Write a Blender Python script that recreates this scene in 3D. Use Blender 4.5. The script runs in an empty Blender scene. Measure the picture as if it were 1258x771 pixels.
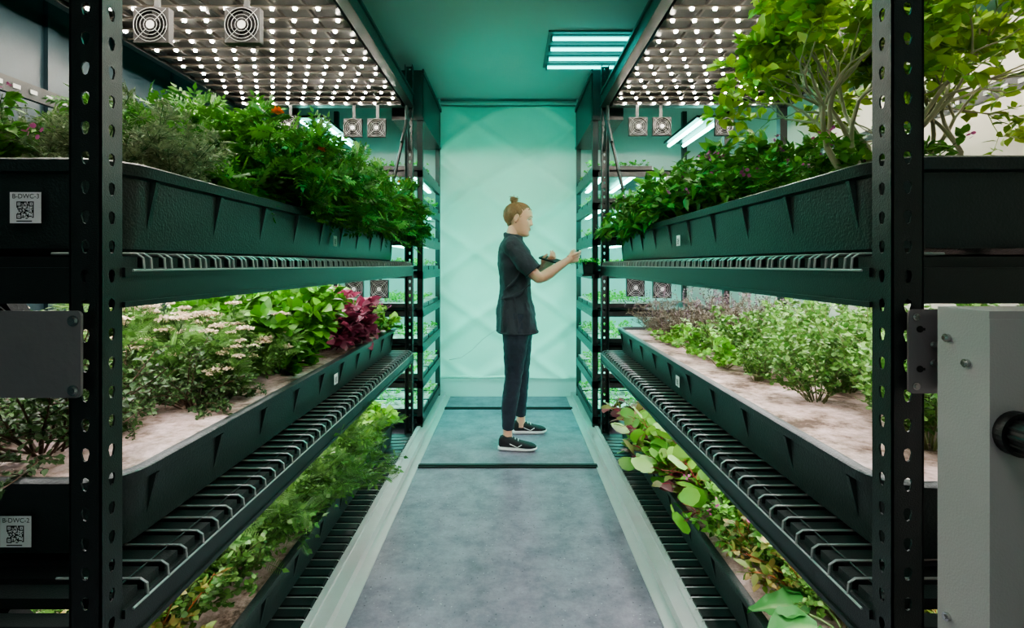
import bpy, math, random
import numpy as np
from mathutils import Vector, Matrix
random.seed(7); RNG=np.random.default_rng(7)
scene=bpy.context.scene
col=scene.collection
try: scene.view_settings.look='AgX - Medium High Contrast'
except Exception: pass
# ------------------------------------------------------------------ materials
def newmat(name):
    m=bpy.data.materials.new(name); m.use_nodes=True
    nt=m.node_tree; b=nt.nodes['Principled BSDF']
    return m,nt,b
def mat(name,c,rough=.5,metal=0.,bump=0.,bscale=200.,var=0.,vscale=8.,spec=.5):
    m,nt,b=newmat(name)
    b.inputs['Base Color'].default_value=(*c,1); b.inputs['Roughness'].default_value=rough
    b.inputs['Metallic'].default_value=metal
    b.inputs['Specular IOR Level'].default_value=spec
    tc=nt.nodes.new('ShaderNodeTexCoord')
    if var>0:
        n=nt.nodes.new('ShaderNodeTexNoise'); n.inputs['Scale'].default_value=vscale; n.inputs['Detail'].default_value=6
        nt.links.new(tc.outputs['Object'],n.inputs['Vector'])
        mx=nt.nodes.new('ShaderNodeMix'); mx.data_type='RGBA'
        mx.inputs[6].default_value=(*[x*(1-var) for x in c],1); mx.inputs[7].default_value=(*[min(1,x*(1+var)) for x in c],1)
        nt.links.new(n.outputs['Fac'],mx.inputs[0]); nt.links.new(mx.outputs[2],b.inputs['Base Color'])
    if bump>0:
        n=nt.nodes.new('ShaderNodeTexNoise'); n.inputs['Scale'].default_value=bscale; n.inputs['Detail'].default_value=3
        nt.links.new(tc.outputs['Object'],n.inputs['Vector'])
        bp=nt.nodes.new('ShaderNodeBump'); bp.inputs['Strength'].default_value=bump; bp.inputs['Distance'].default_value=.004
        nt.links.new(n.outputs['Fac'],bp.inputs['Height']); nt.links.new(bp.outputs['Normal'],b.inputs['Normal'])
    return m
def emis(name,c,s):
    m,nt,b=newmat(name)
    b.inputs['Base Color'].default_value=(.8,.8,.8,1)
    b.inputs['Emission Color'].default_value=(*c,1); b.inputs['Emission Strength'].default_value=s
    return m
M_post=mat('black_powder_coat',(.012,.017,.016),.32,.0,.2,400,.3,20)
M_tray=mat('black_tray_plastic',(.018,.030,.028),.30,0,.35,190,.3,12)
M_wire=mat('grey_wire',(.42,.44,.43),.35,.5,0,1,.1)
M_steel=mat('brushed_grey_steel',(.20,.19,.195),.45,.35,.15,90,.2,6)
M_chrome=mat('bolt_chrome',(.6,.6,.6),.2,1.,0,1,.1)
M_cab=mat('cabinet_grey',(.36,.34,.335),.5,.15,.15,300,.08,5)
M_black=mat('matte_black',(.006,.006,.006),.5,0,.2,200,.2)
M_wall=mat('white_wall_panel',(.50,.60,.58),.55,0,.15,60,.05,3)
M_bluewall=mat('blue_grey_wall',(.014,.040,.052),.35,0,.1,60,.4,3)
M_ceil=mat('ceiling_paint',(.50,.53,.53),.7,0,.1,120,.04,2)
M_sheet=mat('aqua_fabric_screen',(.55,.80,.73),.6,0,.15,300,.05,3)
M_rail=mat('white_metal_rail',(.50,.51,.50),.4,.1,.1,200,.1,10)
M_label=mat('label_paper',(.90,.88,.88),.5,0,0,1,.03)
M_ink=mat('label_ink',(.01,.01,.01),.6,0,0,1,.1)
M_board=mat('led_board',(.06,.050,.040),.5,0,.3,60,.5,9)
M_boardback=mat('grow_light_backing',(.018,.018,.016),.6,0,.3,60,.5,9)
M_fit=mat('fixture_housing',(.12,.16,.16),.5,0,.1,60,.1)
M_hose=mat('grey_hose',(.3,.3,.3),.5,0,.2,100,.1)
M_led=emis('led_warm_white',(1,.90,.78),185)
M_bar=emis('led_bar_white',(1,.95,.93),27)
M_teal=emis('teal_tube_glow',(.10,.95,.85),5.5)
M_tealfill=emis('added_teal_fill',(.015,1,.70),62)
M_tealscreen=emis('added_teal_screen_light',(.015,1,.70),56)
M_whitefill=emis('added_white_fill',(1,.92,.96),40)
M_cyanw=emis('cyan_white_led',(.25,1,.84),20)
M_raft,nt,b=newmat('styrofoam_raft')
tc=nt.nodes.new('ShaderNodeTexCoord'); n=nt.nodes.new('ShaderNodeTexNoise'); n.inputs['Scale'].default_value=6; n.inputs['Detail'].default_value=12; n.inputs['Roughness'].default_value=.78
nt.links.new(tc.outputs['Object'],n.inputs['Vector'])
cr=nt.nodes.new('ShaderNodeValToRGB'); e=cr.color_ramp.elements
e[0].position=.40; e[0].color=(.12,.075,.05,1); e[1].position=.60; e[1].color=(.80,.62,.62,1)
x=e.new(.49); x.color=(.48,.35,.30,1)
nt.links.new(n.outputs['Fac'],cr.inputs['Fac']); nt.links.new(cr.outputs['Color'],b.inputs['Base Color'])
b.inputs['Roughness'].default_value=.8
bp=nt.nodes.new('ShaderNodeBump'); bp.inputs['Strength'].default_value=.6; bp.inputs['Distance'].default_value=.01
n2=nt.nodes.new('ShaderNodeTexNoise'); n2.inputs['Scale'].default_value=45; nt.links.new(tc.outputs['Object'],n2.inputs['Vector'])
nt.links.new(n2.outputs['Fac'],bp.inputs['Height']); nt.links.new(bp.outputs['Normal'],b.inputs['Normal'])
M_floor,nt,b=newmat('speckled_vinyl_floor')
tc=nt.nodes.new('ShaderNodeTexCoord')
v=nt.nodes.new('ShaderNodeTexVoronoi'); v.inputs['Scale'].default_value=48
nt.links.new(tc.outputs['Object'],v.inputs['Vector'])
cr=nt.nodes.new('ShaderNodeValToRGB'); e=cr.color_ramp.elements
e[0].position=.10; e[0].color=(.8,.8,.8,1); e[1].position=.16; e[1].color=(0,0,0,1)
nt.links.new(v.outputs['Distance'],cr.inputs['Fac'])
cr2=nt.nodes.new('ShaderNodeValToRGB'); e=cr2.color_ramp.elements
e[0].position=.50; e[0].color=(.035,.035,.05,1); e[1].position=.75; e[1].color=(.44,.44,.48,1)
nt.links.new(v.outputs['Color'],cr2.inputs['Fac'])
n=nt.nodes.new('ShaderNodeTexNoise'); n.inputs['Scale'].default_value=5.5; n.inputs['Detail'].default_value=14; n.inputs['Roughness'].default_value=.78
nt.links.new(tc.outputs['Object'],n.inputs['Vector'])
crf=nt.nodes.new('ShaderNodeValToRGB'); e=crf.color_ramp.elements
e[0].position=.35; e[0].color=(.115,.105,.14,1); e[1].position=.65; e[1].color=(.30,.27,.335,1)
nt.links.new(n.outputs['Fac'],crf.inputs['Fac'])
mx=nt.nodes.new('ShaderNodeMix'); mx.data_type='RGBA'
nt.links.new(cr.outputs['Color'],mx.inputs[0]); nt.links.new(crf.outputs['Color'],mx.inputs[6]); nt.links.new(cr2.outputs['Color'],mx.inputs[7])
nt.links.new(mx.outputs[2],b.inputs['Base Color']); b.inputs['Roughness'].default_value=.36
M_leaf,nt,b=newmat('foliage')
at_=nt.nodes.new('ShaderNodeAttribute'); at_.attribute_name='Col'
oi=nt.nodes.new('ShaderNodeObjectInfo')
hs=nt.nodes.new('ShaderNodeHueSaturation'); hs.inputs['Saturation'].default_value=1.0
mr=nt.nodes.new('ShaderNodeMapRange'); mr.inputs[3].default_value=.75; mr.inputs[4].default_value=1.15
nt.links.new(oi.outputs['Random'],mr.inputs[0]); nt.links.new(mr.outputs[0],hs.inputs['Value'])
nt.links.new(at_.outputs['Color'],hs.inputs['Color']); nt.links.new(hs.outputs['Color'],b.inputs['Base Color'])
b.inputs['Roughness'].default_value=.42
b.inputs['Specular IOR Level'].default_value=.45
tr=nt.nodes.new('ShaderNodeBsdfTranslucent'); nt.links.new(hs.outputs['Color'],tr.inputs['Color'])
ms=nt.nodes.new('ShaderNodeMixShader'); ms.inputs[0].default_value=.22
out=nt.nodes['Material Output']
nt.links.new(b.outputs[0],ms.inputs[1]); nt.links.new(tr.outputs[0],ms.inputs[2]); nt.links.new(ms.outputs[0],out.inputs['Surface'])
M_skin=mat('skin',(.66,.37,.26),.5,0,.1,150,.06,20)
M_skin.node_tree.nodes['Principled BSDF'].inputs['Subsurface Weight'].default_value=.12
M_skin.node_tree.nodes['Principled BSDF'].inputs['Subsurface Radius'].default_value=(.02,.008,.004)
M_hair=mat('dark_blond_hair',(.22,.115,.052),.42,0,.3,120,.5,70)
M_shirt=mat('charcoal_cotton',(.026,.032,.042),.85,0,.5,90,.3,14)
M_jean=mat('dark_denim',(.014,.022,.036),.85,0,.4,300,.4,40)
M_shoe=mat('black_mesh_shoe',(.010,.010,.012),.7,0,.6,400,.2)
M_sole=mat('white_rubber',(.75,.75,.75),.5,0,0,1,.05)
M_eye=mat('eye_white',(.8,.8,.78),.2,0,0,1,.02)
M_lip=mat('lips',(.45,.16,.13),.45,0,0,1,.05)
# ------------------------------------------------------------------ mesh builder
class MB:
    def __init__(s): s.v=[];s.f=[];s.m=[];s.mi=0
    def add(s,vs,fs,mi=None):
        o=len(s.v); s.v+= [tuple(p) for p in vs]
        for f in fs: s.f.append(tuple(i+o for i in f)); s.m.append(s.mi if mi is None else mi)
    def box(s,x0,x1,y0,y1,z0,z1,mi=None):
        if x0>x1:x0,x1=x1,x0
        vs=[(x0,y0,z0),(x1,y0,z0),(x1,y1,z0),(x0,y1,z0),(x0,y0,z1),(x1,y0,z1),(x1,y1,z1),(x0,y1,z1)]
        s.add(vs,[(0,3,2,1),(4,5,6,7),(0,1,5,4),(1,2,6,5),(2,3,7,6),(3,0,4,7)],mi)
    def tube(s,pts,rad,n=8,mi=None,flat=1.,flatdir=None):
        pts=[Vector(p) for p in pts]
        if not hasattr(rad,'__len__'): rad=[rad]*len(pts)
        rings=[];prev=None
        for i,p in enumerate(pts):
            a=pts[max(0,i-1)]; c=pts[min(len(pts)-1,i+1)]; t=(c-a).normalized()
            if prev is None:
                ref=Vector(flatdir) if flatdir else (Vector((0,0,1)) if abs(t.z)<.9 else Vector((1,0,0)))
                u=(ref-t*ref.dot(t)).normalized()
            else: u=(prev-t*prev.dot(t)).normalized()
            prev=u; w=t.cross(u)
            rings.append([p+(u*math.cos(2*math.pi*k/n)*flat+w*math.sin(2*math.pi*k/n))*rad[i] for k in range(n)])
        s.loft(rings,mi)
    def cyl(s,p0,p1,r,n=16,mi=None): s.tube([p0,p1],r,n,mi)
    def loft(s,rings,mi=None,cap0=True,cap1=True):
        n=len(rings[0]); vs=[q for r in rings for q in r]; fs=[]
        for i in range(len(rings)-1):
            for k in range(n):
                k2=(k+1)%n; fs.append((i*n+k,i*n+k2,(i+1)*n+k2,(i+1)*n+k))
        if cap0: fs.append(tuple(range(n-1,-1,-1)))
        if cap1: L=(len(rings)-1)*n; fs.append(tuple(L+k for k in range(n)))
        s.add(vs,fs,mi)
    def ell(s,c,r,mi=None,nu=16,nv=10,rot=None):
        rings=[]
        for j in range(1,nv):
            th=math.pi*j/nv; z=-math.cos(th)
            rings.append([Vector((r[0]*math.sin(th)*math.cos(2*math.pi*k/nu),r[1]*math.sin(th)*math.sin(2*math.pi*k/nu),r[2]*z)) for k in range(nu)])
        R=rot if rot else Matrix.Identity(3); c=Vector(c)
        rings=[[R@q+c for q in r_] for r_ in rings]
        s.loft(rings,mi)
    def holed_xz(s,x0,x1,y,th,z0,z1,nh,hr=.009,axis='x',mi=None):
        H=(z1-z0)/nh; cx=(x0+x1)/2
        for i in range(nh):
            a=z0+i*H; b=a+H; c=(a+b)/2
            outr=[(x0,a),(cx,a),(x1,a),(x1,c),(x1,b),(cx,b),(x0,b),(x0,c)]
            hrw=hr; inn=[(cx-hrw*.55,c-hr*1.4),(cx,c-hr*1.7),(cx+hrw*.55,c-hr*1.4),(cx+hrw,c+hr*.2),(cx+hrw*.8,c+hr*1.1),(cx,c+hr*1.5),(cx-hrw*.8,c+hr*1.1),(cx-hrw,c+hr*.2)]
            vs=[]
            for d in (0,th):
                for (p,q) in outr+inn:
                    vs.append((p,y+d,q) if axis=='x' else (y+d,p,q))
            fs=[]
            for k in range(8):
                k2=(k+1)%8
                fs.append((k,k2,8+k2,8+k)); fs.append((16+k,24+k,24+k2,16+k2)); fs.append((8+k,8+k2,24+k2,24+k))
            fs+= [(2,3,19,18),(3,4,20,19),(6,7,23,22),(7,0,16,23)]
            s.add(vs,fs,mi)
    def build(s,name,mats,smooth=False,parent=None,loc=None):
        me=bpy.data.meshes.new(name); me.from_pydata(s.v,[],s.f)
        for m in mats: me.materials.append(m)
        me.polygons.foreach_set('material_index',s.m)
        if smooth: me.polygons.foreach_set('use_smooth',[True]*len(s.f))
        me.update(); ob=bpy.data.objects.new(name,me); col.objects.link(ob)
        if parent: ob.parent=parent
        if loc: ob.location=loc
        return ob
def inst(name,me,loc,rot=(0,0,0),sc=1.,parent=None):
    o=bpy.data.objects.new(name,me); col.objects.link(o); o.location=loc; o.rotation_euler=rot
    o.scale=(sc,sc,sc) if not hasattr(sc,'__len__') else sc
    if parent: o.parent=parent
    return o
# ------------------------------------------------------------------ room
CZ=2.76; YB=4.90; YF=-1.6; XW=2.15
b=MB(); b.box(-XW,XW,YF,YB,-.05,0); b.build('floor',[M_floor])
b=MB(); b.box(-XW,XW,YF,YB,CZ,CZ+.05); b.build('ceiling',[M_ceil])
b=MB(); b.box(-XW,XW,YB,YB+.05,0,CZ); b.build('wall_back',[M_wall])
b=MB(); b.box(-XW,XW,YF-.05,YF,0,CZ); b.build('wall_front',[M_wall])
b=MB(); b.box(-XW-.05,-XW,YF,YB,0,CZ)
for k in range(7): b.box(-XW,-XW+.02,-1.2+k*.9,-1.15+k*.9,0,CZ)
b.build('wall_left',[M_bluewall])
M_cream=mat('cream_wall',(.66,.64,.55),.5,0,.1,60,.05,3)
b=MB(); b.box(XW,XW+.05,YF,YB,0,CZ); b.build('wall_right',[M_cream])
b=MB(); b.box(-.62,.62,YB-.035,YB-.002,0,.15); b.box(-.62,.62,YB-.05,YB-.002,.15,.175); b.build('baseboard_back',[M_wall])
for i,y in enumerate((3.15,4.43)):
    b=MB(); b.box(-.56,.53,y,y+.055,0.0,.008); b.box(-.56,.53,y+.018,y+.037,.008,.012); b.build('trim_%d'%(i+1),[M_black])
for sx,x in ((-1,-.605),(1,.565)):
    b=MB(); b.box(x,x+sx*.05,-1.2,YB-.02,0,.045); b.box(x-sx*.045,x,-1.2,YB-.02,0,.006); b.box(x+sx*.05,x+sx*.075,-1.2,YB-.02,0,.055)
    b.build('trim_%d'%(3 if sx<0 else 4),[M_rail])
nx,nz=120,200; vs=[];fs=[]
xs=np.linspace(-.66,.62,nx); zs=np.linspace(.18,2.70,nz)
def ridge(d,w): return math.exp(-(d/w)**2)
for z in zs:
    for x in xs:
        h=0
        for k in range(-1,5):
            c=z-(.60*k+.25)
            h+=.042*ridge(c-.70*(x+.1)+.05*math.sin(x*4),.060)+.030*ridge(c+.70*(x-.1)-.2,.050)
        h+=.028*math.sin(z*4.2+x*3)+.014*math.sin(x*6-z*2.3)
        vs.append((x,4.85-h*.65,z))
for j in range(nz-1):
    for i in range(nx-1): fs.append((j*nx+i,j*nx+i+1,(j+1)*nx+i+1,(j+1)*nx+i))
b=MB(); b.add(vs,fs); b.tube([(-.66,4.84,.19),(.62,4.84,.19)],.012,8); o=b.build('hanging_screen',[M_sheet],True)
b=MB(); b.tube([(-.66,4.81,2.72),(.62,4.81,2.72)],.018,12); b.box(-.66,-.645,4.78,4.86,2.69,2.755); b.box(.605,.62,4.78,4.86,2.69,2.755)
b.build('screen_roller',[M_rail])
b=MB(); pts=[(-.56,4.77,.36),(-.45,4.77,.38),(-.35,4.77,.45),(-.25,4.77,.55),(-.12,4.77,.64),(-.06,4.77,.82)]
b.tube(pts,.003,5); b.build('white_cable',[M_rail],True)
def ceil_fix(x0,x1,ys,mt,r=.010,z=CZ):
    b=MB(); b.mi=0
    b.box(x0-.03,x1+.03,ys[0]-.06,ys[-1]+.06,z-.012,z-.001)
    for y in ys:
        b.box(x0-.01,x1+.01,y-.018,y+.018,z-.018,z-.012)
        b.tube([(x0,y,z-.032),(x1,y,z-.032)],r,10,1)
        b.box(x0-.012,x0,y-.016,y+.016,z-.048,z-.018); b.box(x1,x1+.012,y-.016,y+.016,z-.048,z-.018)
    return b.build('ceiling_light_or_fill',[M_fit,mt])
ceil_fix(.28,.84,(3.46,3.63,3.80,3.96),M_teal,.011)
ceil_fix(-.30,.30,(1.5,1.7,1.9,2.1),M_tealfill,.014)  # teal tubes added above the frame as fill light for the aisle
ceil_fix(-.30,.30,(-.6,-.4,-.2,-.0),M_whitefill,.014)  # white tubes added out of view, neutral fill for the foreground
# ------------------------------------------------------------------ fans
def fan_mesh():
    b=MB(); S=.06; n=32
    def sq(k):
        a=2*math.pi*k/n; c,s_=math.cos(a),math.sin(a); m=max(abs(c),abs(s_)); return S*c/m*.98,S*s_/m*.98
    o1=[];o2=[];i1=[];i2=[]
    for k in range(n):
        x,z=sq(k); a=2*math.pi*k/n; r=.056
        o1.append((x,0,z));o2.append((x,.026,z));i1.append((r*math.cos(a),0,r*math.sin(a)));i2.append((r*math.cos(a),.026,r*math.sin(a)))
    b.loft([i1,o1,o2,i2,i1],0,False,False)
    b.cyl((0,.004,0),(0,.024,0),.019,16,0)
    for j in range(7):
        a=2*math.pi*j/7; a2=a+.55
        p=[(.018*math.cos(a),.020,.018*math.sin(a)),(.053*math.cos(a+.15),.022,.053*math.sin(a+.15)),(.053*math.cos(a2+.15),.006,.053*math.sin(a2+.15)),(.018*math.cos(a2+.1),.006,.018*math.sin(a2+.1))]
        b.add(p,[(0,1,2,3)],0)
    for r in (.022,.034,.046,.056):
        pts=[(r*math.cos(2*math.pi*k/24),-.004,r*math.sin(2*math.pi*k/24)) for k in range(25)]
        b.tube(pts,.0010,5,1)
    for a in (.785,2.356,3.927,5.498):
        b.tube([(.018*math.cos(a),-.004,.018*math.sin(a)),(.074*math.cos(a),-.004,.074*math.sin(a))],.0011,5,1)
    b.cyl((0,-.005,0),(0,-.003,0),.014,16,1)
    b.cyl((0,.020,0),(0,.0255,0),.057,32,0)
    ob=b.build('cooling_fan',[M_black,M_wire]); me=ob.data; bpy.data.objects.remove(ob); return me
FAN=fan_mesh()
# ------------------------------------------------------------------ racks
Y0,Y1=.865,3.66
DECK=[.06,.65,1.25]
def rack_main(sx,xi,xo):
    b=MB()
    def lpost(x,y,fy=1):
        xo2=x+sx*.052; nh=52
        xa,xb=min(x,xo2),max(x,xo2)
        b.holed_xz(xa,xb,y,.003*fy,0.05,2.62,nh,.0072,'x')
        ya,yb=(y,y+.048) if fy>0 else (y-.048,y)
        b.holed_xz(ya,yb,x,.003*sx,0.05,2.62,nh,.0072,'y')
        b.box(x,x+sx*.055,min(ya,yb),max(ya,yb),0,.05)
        b.box(x+sx*.050,x+sx*.053,min(ya,yb),min(ya,yb)+.018 if fy>0 else max(ya,yb),.05,2.62)
    xi_=sx*xi; xo_=sx*xo
    lpost(xi_,Y0); lpost(xi_,Y1,fy=-1)
    for y in (Y0,Y1-.05): b.box(xo_-sx*.05,xo_,y,y+.05,0,2.62)
    for z in DECK:
        zb=max(z-.095,.0); zt=z-.025
        if z<.1: zb,zt=.005,.045
        b.box(xi_,xi_+sx*.04,Y0+.048,Y1-.048,zb,zt)
        b.box(xi_-sx*.005,xi_,Y0+.048,Y1-.048,zb,zb+.010); b.box(xi_-sx*.005,xi_,Y0+.048,Y1-.048,zt-.016,zt)
        b.box(xo_-sx*.04,xo_,Y0+.05,Y1-.05,zb,zt)
        for y in (Y0+.006,Y1-.04): b.box(xi_+sx*.01,xo_-sx*.01,y,y+.034,zb+.01,zt)
        for k in range(1,4):
            y=Y0+(Y1-Y0)*k/4; b.box(xi_+sx*.04,xo_-sx*.04,y-.02,y+.02,zt-.018,zt)
        nsl=int((Y1-Y0-.14)/.058)
        for k in range(nsl+1):
            y=Y0+.07+k*.058
            b.box(xi_+sx*.004,xo_-sx*.04,y-.020,y+.020,zt,zt+.019)
            yy=y+.029
            if k<nsl:
                for q in ((-.010,.010) if z>1 else (0,)):
                    b.tube([(xi_+sx*.16,yy+q,z),(xi_+sx*.004,yy+q,z),(xi_-sx*.008,yy+q,z-.008),(xi_-sx*.010,yy+q,z-.030)],.0026,5,1)
        b.tube([(xi_-sx*.010,Y0+.06,z-.030),(xi_-sx*.010,Y1-.06,z-.030)],.0024,5,1)
        b.tube([(xi_+sx*.03,Y0+.06,z-.002),(xi_+sx*.03,Y1-.06,z-.002)],.0020,5,0)
    b.box(xi_,xi_+sx*.04,Y0+.048,Y1-.048,2.32,2.42); b.box(xi_-sx*.012,xi_,Y0+.048,Y1-.048,2.32,2.334); b.box(xi_-sx*.012,xi_,Y0+.048,Y1-.048,2.406,2.42)
    b.box(xo_-sx*.04,xo_,Y0+.05,Y1-.05,2.32,2.42)
    b.box(xo_-sx*.06,xo_-sx*.04,Y0+.05,Y1-.05,1.87,1.93)
    for k in range(38):
        y=Y0+.1+k*.07; b.box(xo_-sx*.064,xo_-sx*.06,y,y+.03,1.892,1.908,1)
    for y in (Y0,Y1-.04): b.box(xi_,xo_,y,y+.04,2.33,2.41)
    b.tube([(xi_+sx*.03,Y1-.02,2.3),(xi_+sx*.22,Y1-.02,1.45)],.012,6)
    b.tube([(xi_+sx*.02,Y1-.03,2.30),(xi_+sx*.02,Y1-.30,2.02)],.012,6); b.tube([(xi_+sx*.02,Y1-.03,2.02),(xi_+sx*.02,Y1-.16,2.30)],.010,6)
    return b.build('storage_rack',[M_post,M_wire])
XO=1.92
R1=rack_main(-1,.68,XO); R2=rack_main(1,.634,XO)
def rrect(x0,x1,y0,y1,r,z,ns=5):
    if x0>x1:x0,x1=x1,x0
    pts=[]
    for (cx,cy,a0) in ((x1-r,y1-r,0),(x0+r,y1-r,90),(x0+r,y0+r,180),(x1-r,y0+r,270)):
        for k in range(ns+1):
            a=math.radians(a0+90*k/ns); pts.append((cx+r*math.cos(a),cy+r*math.sin(a),z))
    return pts
def label(text,parent,loc,rot,w,seed):
    rr=random.Random(seed); b=MB()
    h=w*1.0
    b.box(0,w,-.0008,0,0,h,0)
    q=17; s=w*.56/q; ox=w*.22; oz=h*.14
    for i in range(q):
        for j in range(q):
            for (ci,cj) in ((0,0),(q-5,q-5),(0,q-5)):
                if ci<=i<ci+5 and cj<=j<cj+5:
                    d=max(abs(i-ci-2),abs(j-cj-2)); f= (d==2 or d==0)
                    break
            else: f=rr.random()<.5
            if f: b.add([(ox+i*s,-.0012,oz+j*s),(ox+(i+1)*s,-.0012,oz+j*s),(ox+(i+1)*s,-.0012,oz+(j+1)*s),(ox+i*s,-.0012,oz+(j+1)*s)],[(0,1,2,3)],1)
    b.add([(ox,-.0012,oz*.35),(ox+w*.5,-.0012,oz*.35),(ox+w*.5,-.0012,oz*.6),(ox,-.0012,oz*.6)],[(0,1,2,3)],1)
    lo=b.build('tray_sticker',[M_label,M_ink],parent=parent); lo.location=loc; lo.rotation_euler=rot
    if text:
        cu=bpy.data.curves.new('sticker_text','FONT'); cu.body=text; cu.size=w*.21; cu.materials.append(M_ink)
        t=bpy.data.objects.new('sticker_text',cu); col.objects.link(t); t.parent=lo; t.location=(w*.08,-.0014,h*.80); t.rotation_euler=(math.pi/2,0,0)
def tray(sx,xi,z,ya,yb,text,hh=.165):
    xa=sx*(xi+.075); xb=sx*(XO-.07); b=MB()
    a0,a1=min(xa,xb),max(xa,xb); zt=z+hh
    tp=.022
    def R(o,zz,r=.09): return rrect(a0+o,a1-o,ya+o,yb-o,max(r-o,.02),zz)
    b.loft([R(tp+.02,z),R(tp+.005,z+.012),R(.014,zt-.03),R(.0,zt-.026),R(-.004,zt-.004),R(.002,zt),R(.020,zt),R(.028,zt-.02),R(tp+.03,z+.02)],0,True,True)
    n=9
    for k in range(n+1):
        y=ya+.12+(yb-ya-.24)*k/n
        b.add([(xa+sx*(tp+.010),y-.006,z+.012),(xa+sx*(tp+.010),y+.006,z+.012),(xa+sx*.002,y+.006,zt-.03),(xa+sx*.002,y-.006,zt-.03),
               (xa+sx*(tp+.03),y-.010,z+.012),(xa+sx*(tp+.03),y+.010,z+.012),(xa+sx*.02,y+.010,zt-.03),(xa+sx*.02,y-.010,zt-.03)],
              [(0,1,2,3),(0,3,7,4),(1,5,6,2),(4,5,1,0)],0)
    ob=b.build('hydroponic_tray',[M_tray],True)
    md=ob.modifiers.new('es','EDGE_SPLIT'); md.split_angle=math.radians(35)
    b=MB(); b.loft([R(.035,zt-.05,.08),R(.032,zt-.022,.08),R(.034,zt-.018,.08)],0,True,True); b.build('styrofoam_raft',[M_raft],parent=ob)
    if sx<0 and text:
        label(text,ob,(-.966 if '3' in text else -.985,ya+.006 ,z+.060 if '3' in text else z+.035),(0,0,0),.060,5)
    rz=math.pi/2 if sx<0 else -math.pi/2
    yy=2.25 if z<1 else 2.24
    if z>.5:
        label('',ob,(xa+sx*.006,yy,z+.06),(0,0,rz),.045,9+int(z*10))
    return ob
HH=[.165,.165,.186]
for z,t,hh in zip(DECK,('B-DWC-1','B-DWC-2','B-DWC-3'),HH):
    tray(-1,.68,z,1.0,3.50,t,hh); tray(1,.634,z,.98,3.50,t,hh)
def led_panel(sx,xi):
    b=MB(); z=2.31; x0=xi+.06; x1=1.86
    ya,yb=1.0,3.56
    b.box(sx*x0,sx*x1,ya,yb,z+.060,z+.065,3)
    n=int((yb-ya)/.108)
    for k in range(n+1):
        y=ya+.03+k*.108
        b.box(sx*x0,sx*x1,y-.012,y+.012,z+.012,z+.020,0)
        m=int((x1-x0)/.098); off=.03+(.049 if k%2 else 0)
        for j in range(m):
            x=sx*(x0+off+j*.098)
            r=.0088
            ring=[(x+r*math.cos(2*math.pi*q/8),y+r*math.sin(2*math.pi*q/8),z+.012) for q in range(8)]
            ring2=[(x+r*.8*math.cos(2*math.pi*q/8),y+r*.8*math.sin(2*math.pi*q/8),z+.004) for q in range(8)]
            b.loft([ring2,ring],1)
    for k in range(9):
        x=x0+(x1-x0-.012)*k/8; b.box(sx*x,sx*(x+.012),ya,yb,z+.030,z+.045,0)
    for x in (x0,(x0+x1)/2,x1-.03): b.box(sx*x,sx*(x+.03),ya,yb,z+.022,z+.045,2)
    for y in (ya,yb-.03): b.box(sx*x0,sx*x1,y,y+.03,z+.0,z+.05,2)
    for (x,y) in ((x0,ya+.1),(x1-.02,ya+.1),(x0,yb-.1),(x1-.02,yb-.1)): b.box(sx*x,sx*(x+.02),y,y+.03,z+.05,z+.12,2)
    b.build('led_grow_light_panel',[M_board,M_led,M_post,M_boardback])
led_panel(-1,.68); led_panel(1,.634)
def bars(sx,xi,z):
    b=MB()
    for j in range(6):
        x=xi+.14+j*.19
        b.box(sx*x-.022,sx*x+.022,1.0,3.5,z-.012,z,0); b.box(sx*x-.015,sx*x+.015,1.02,3.48,z-.016,z-.012,1)
    for y in (1.1,3.3): b.box(sx*(xi+.05),sx*1.86,y,y+.03,z,z+.008,0)
    b.build('led_grow_bar_array',[M_post,M_bar])
for sx,xi in ((-1,.68),(1,.634)):
    bars(sx,xi,1.196); bars(sx,xi,.596)
def fans(lst,sc=1.):
    for (x,y,z) in lst: inst('cooling_fan',FAN,(x,y,z),(0,0,0),sc)
fans([(-1.06,3.50,2.15),(-.90,3.50,2.15),(-1.49,3.50,2.17),(.86,3.50,2.16),(1.02,3.50,2.16),(1.44,3.50,2.16),
      (-1.06,3.53,1.065),(-.89,3.53,1.065),(.85,3.53,1.075),(1.03,3.53,1.065)],1.05)
for x in (-1.03,-1.38): inst('cooling_fan',FAN,(x,2.0,2.15),(0,0,0),1.15)
inst('cooling_fan',FAN,(1.35,2.0,2.15),(0,0,0),1.15)
b=MB()
for x in (-1.06,-.90,-1.49,.86,1.02,1.44): b.box(x-.01,x+.01,3.53,3.54,2.1,2.33)
for x in (-1.03,-1.38,1.35): b.box(x-.01,x+.01,2.032,2.042,2.1,2.33)
for x in (-1.06,-.89,.85,1.03): b.box(x-.01,x+.01,3.56,3.57,1.05,1.20)
b.build('fan_mount_bracket',[M_post])
for (x,y,z,rx) in ((-.98,.96,1.165,0),(1.08,.96,1.165,0),(-1.0,1.0,.555,0)):
    inst('cooling_fan',FAN,(x,y,z-.03),(math.radians(35),0,0),1.15)
b=MB(); pts=[(-1.05,.93,.50),(-.99,.93,.53),(-.94,.94,.50),(-.90,.95,.45)]
b.tube(pts,.022,12)
for k in range(12):
    t=k/11*2.99; i=int(t); f=t-i; p=Vector(pts[i]).lerp(Vector(pts[i+1]),f); q=p+ (Vector(pts[i+1])-Vector(pts[i])).normalized()*.006; b.cyl(p,q,.026,12)
b.build('corrugated_hose',[M_hose],True)
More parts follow.
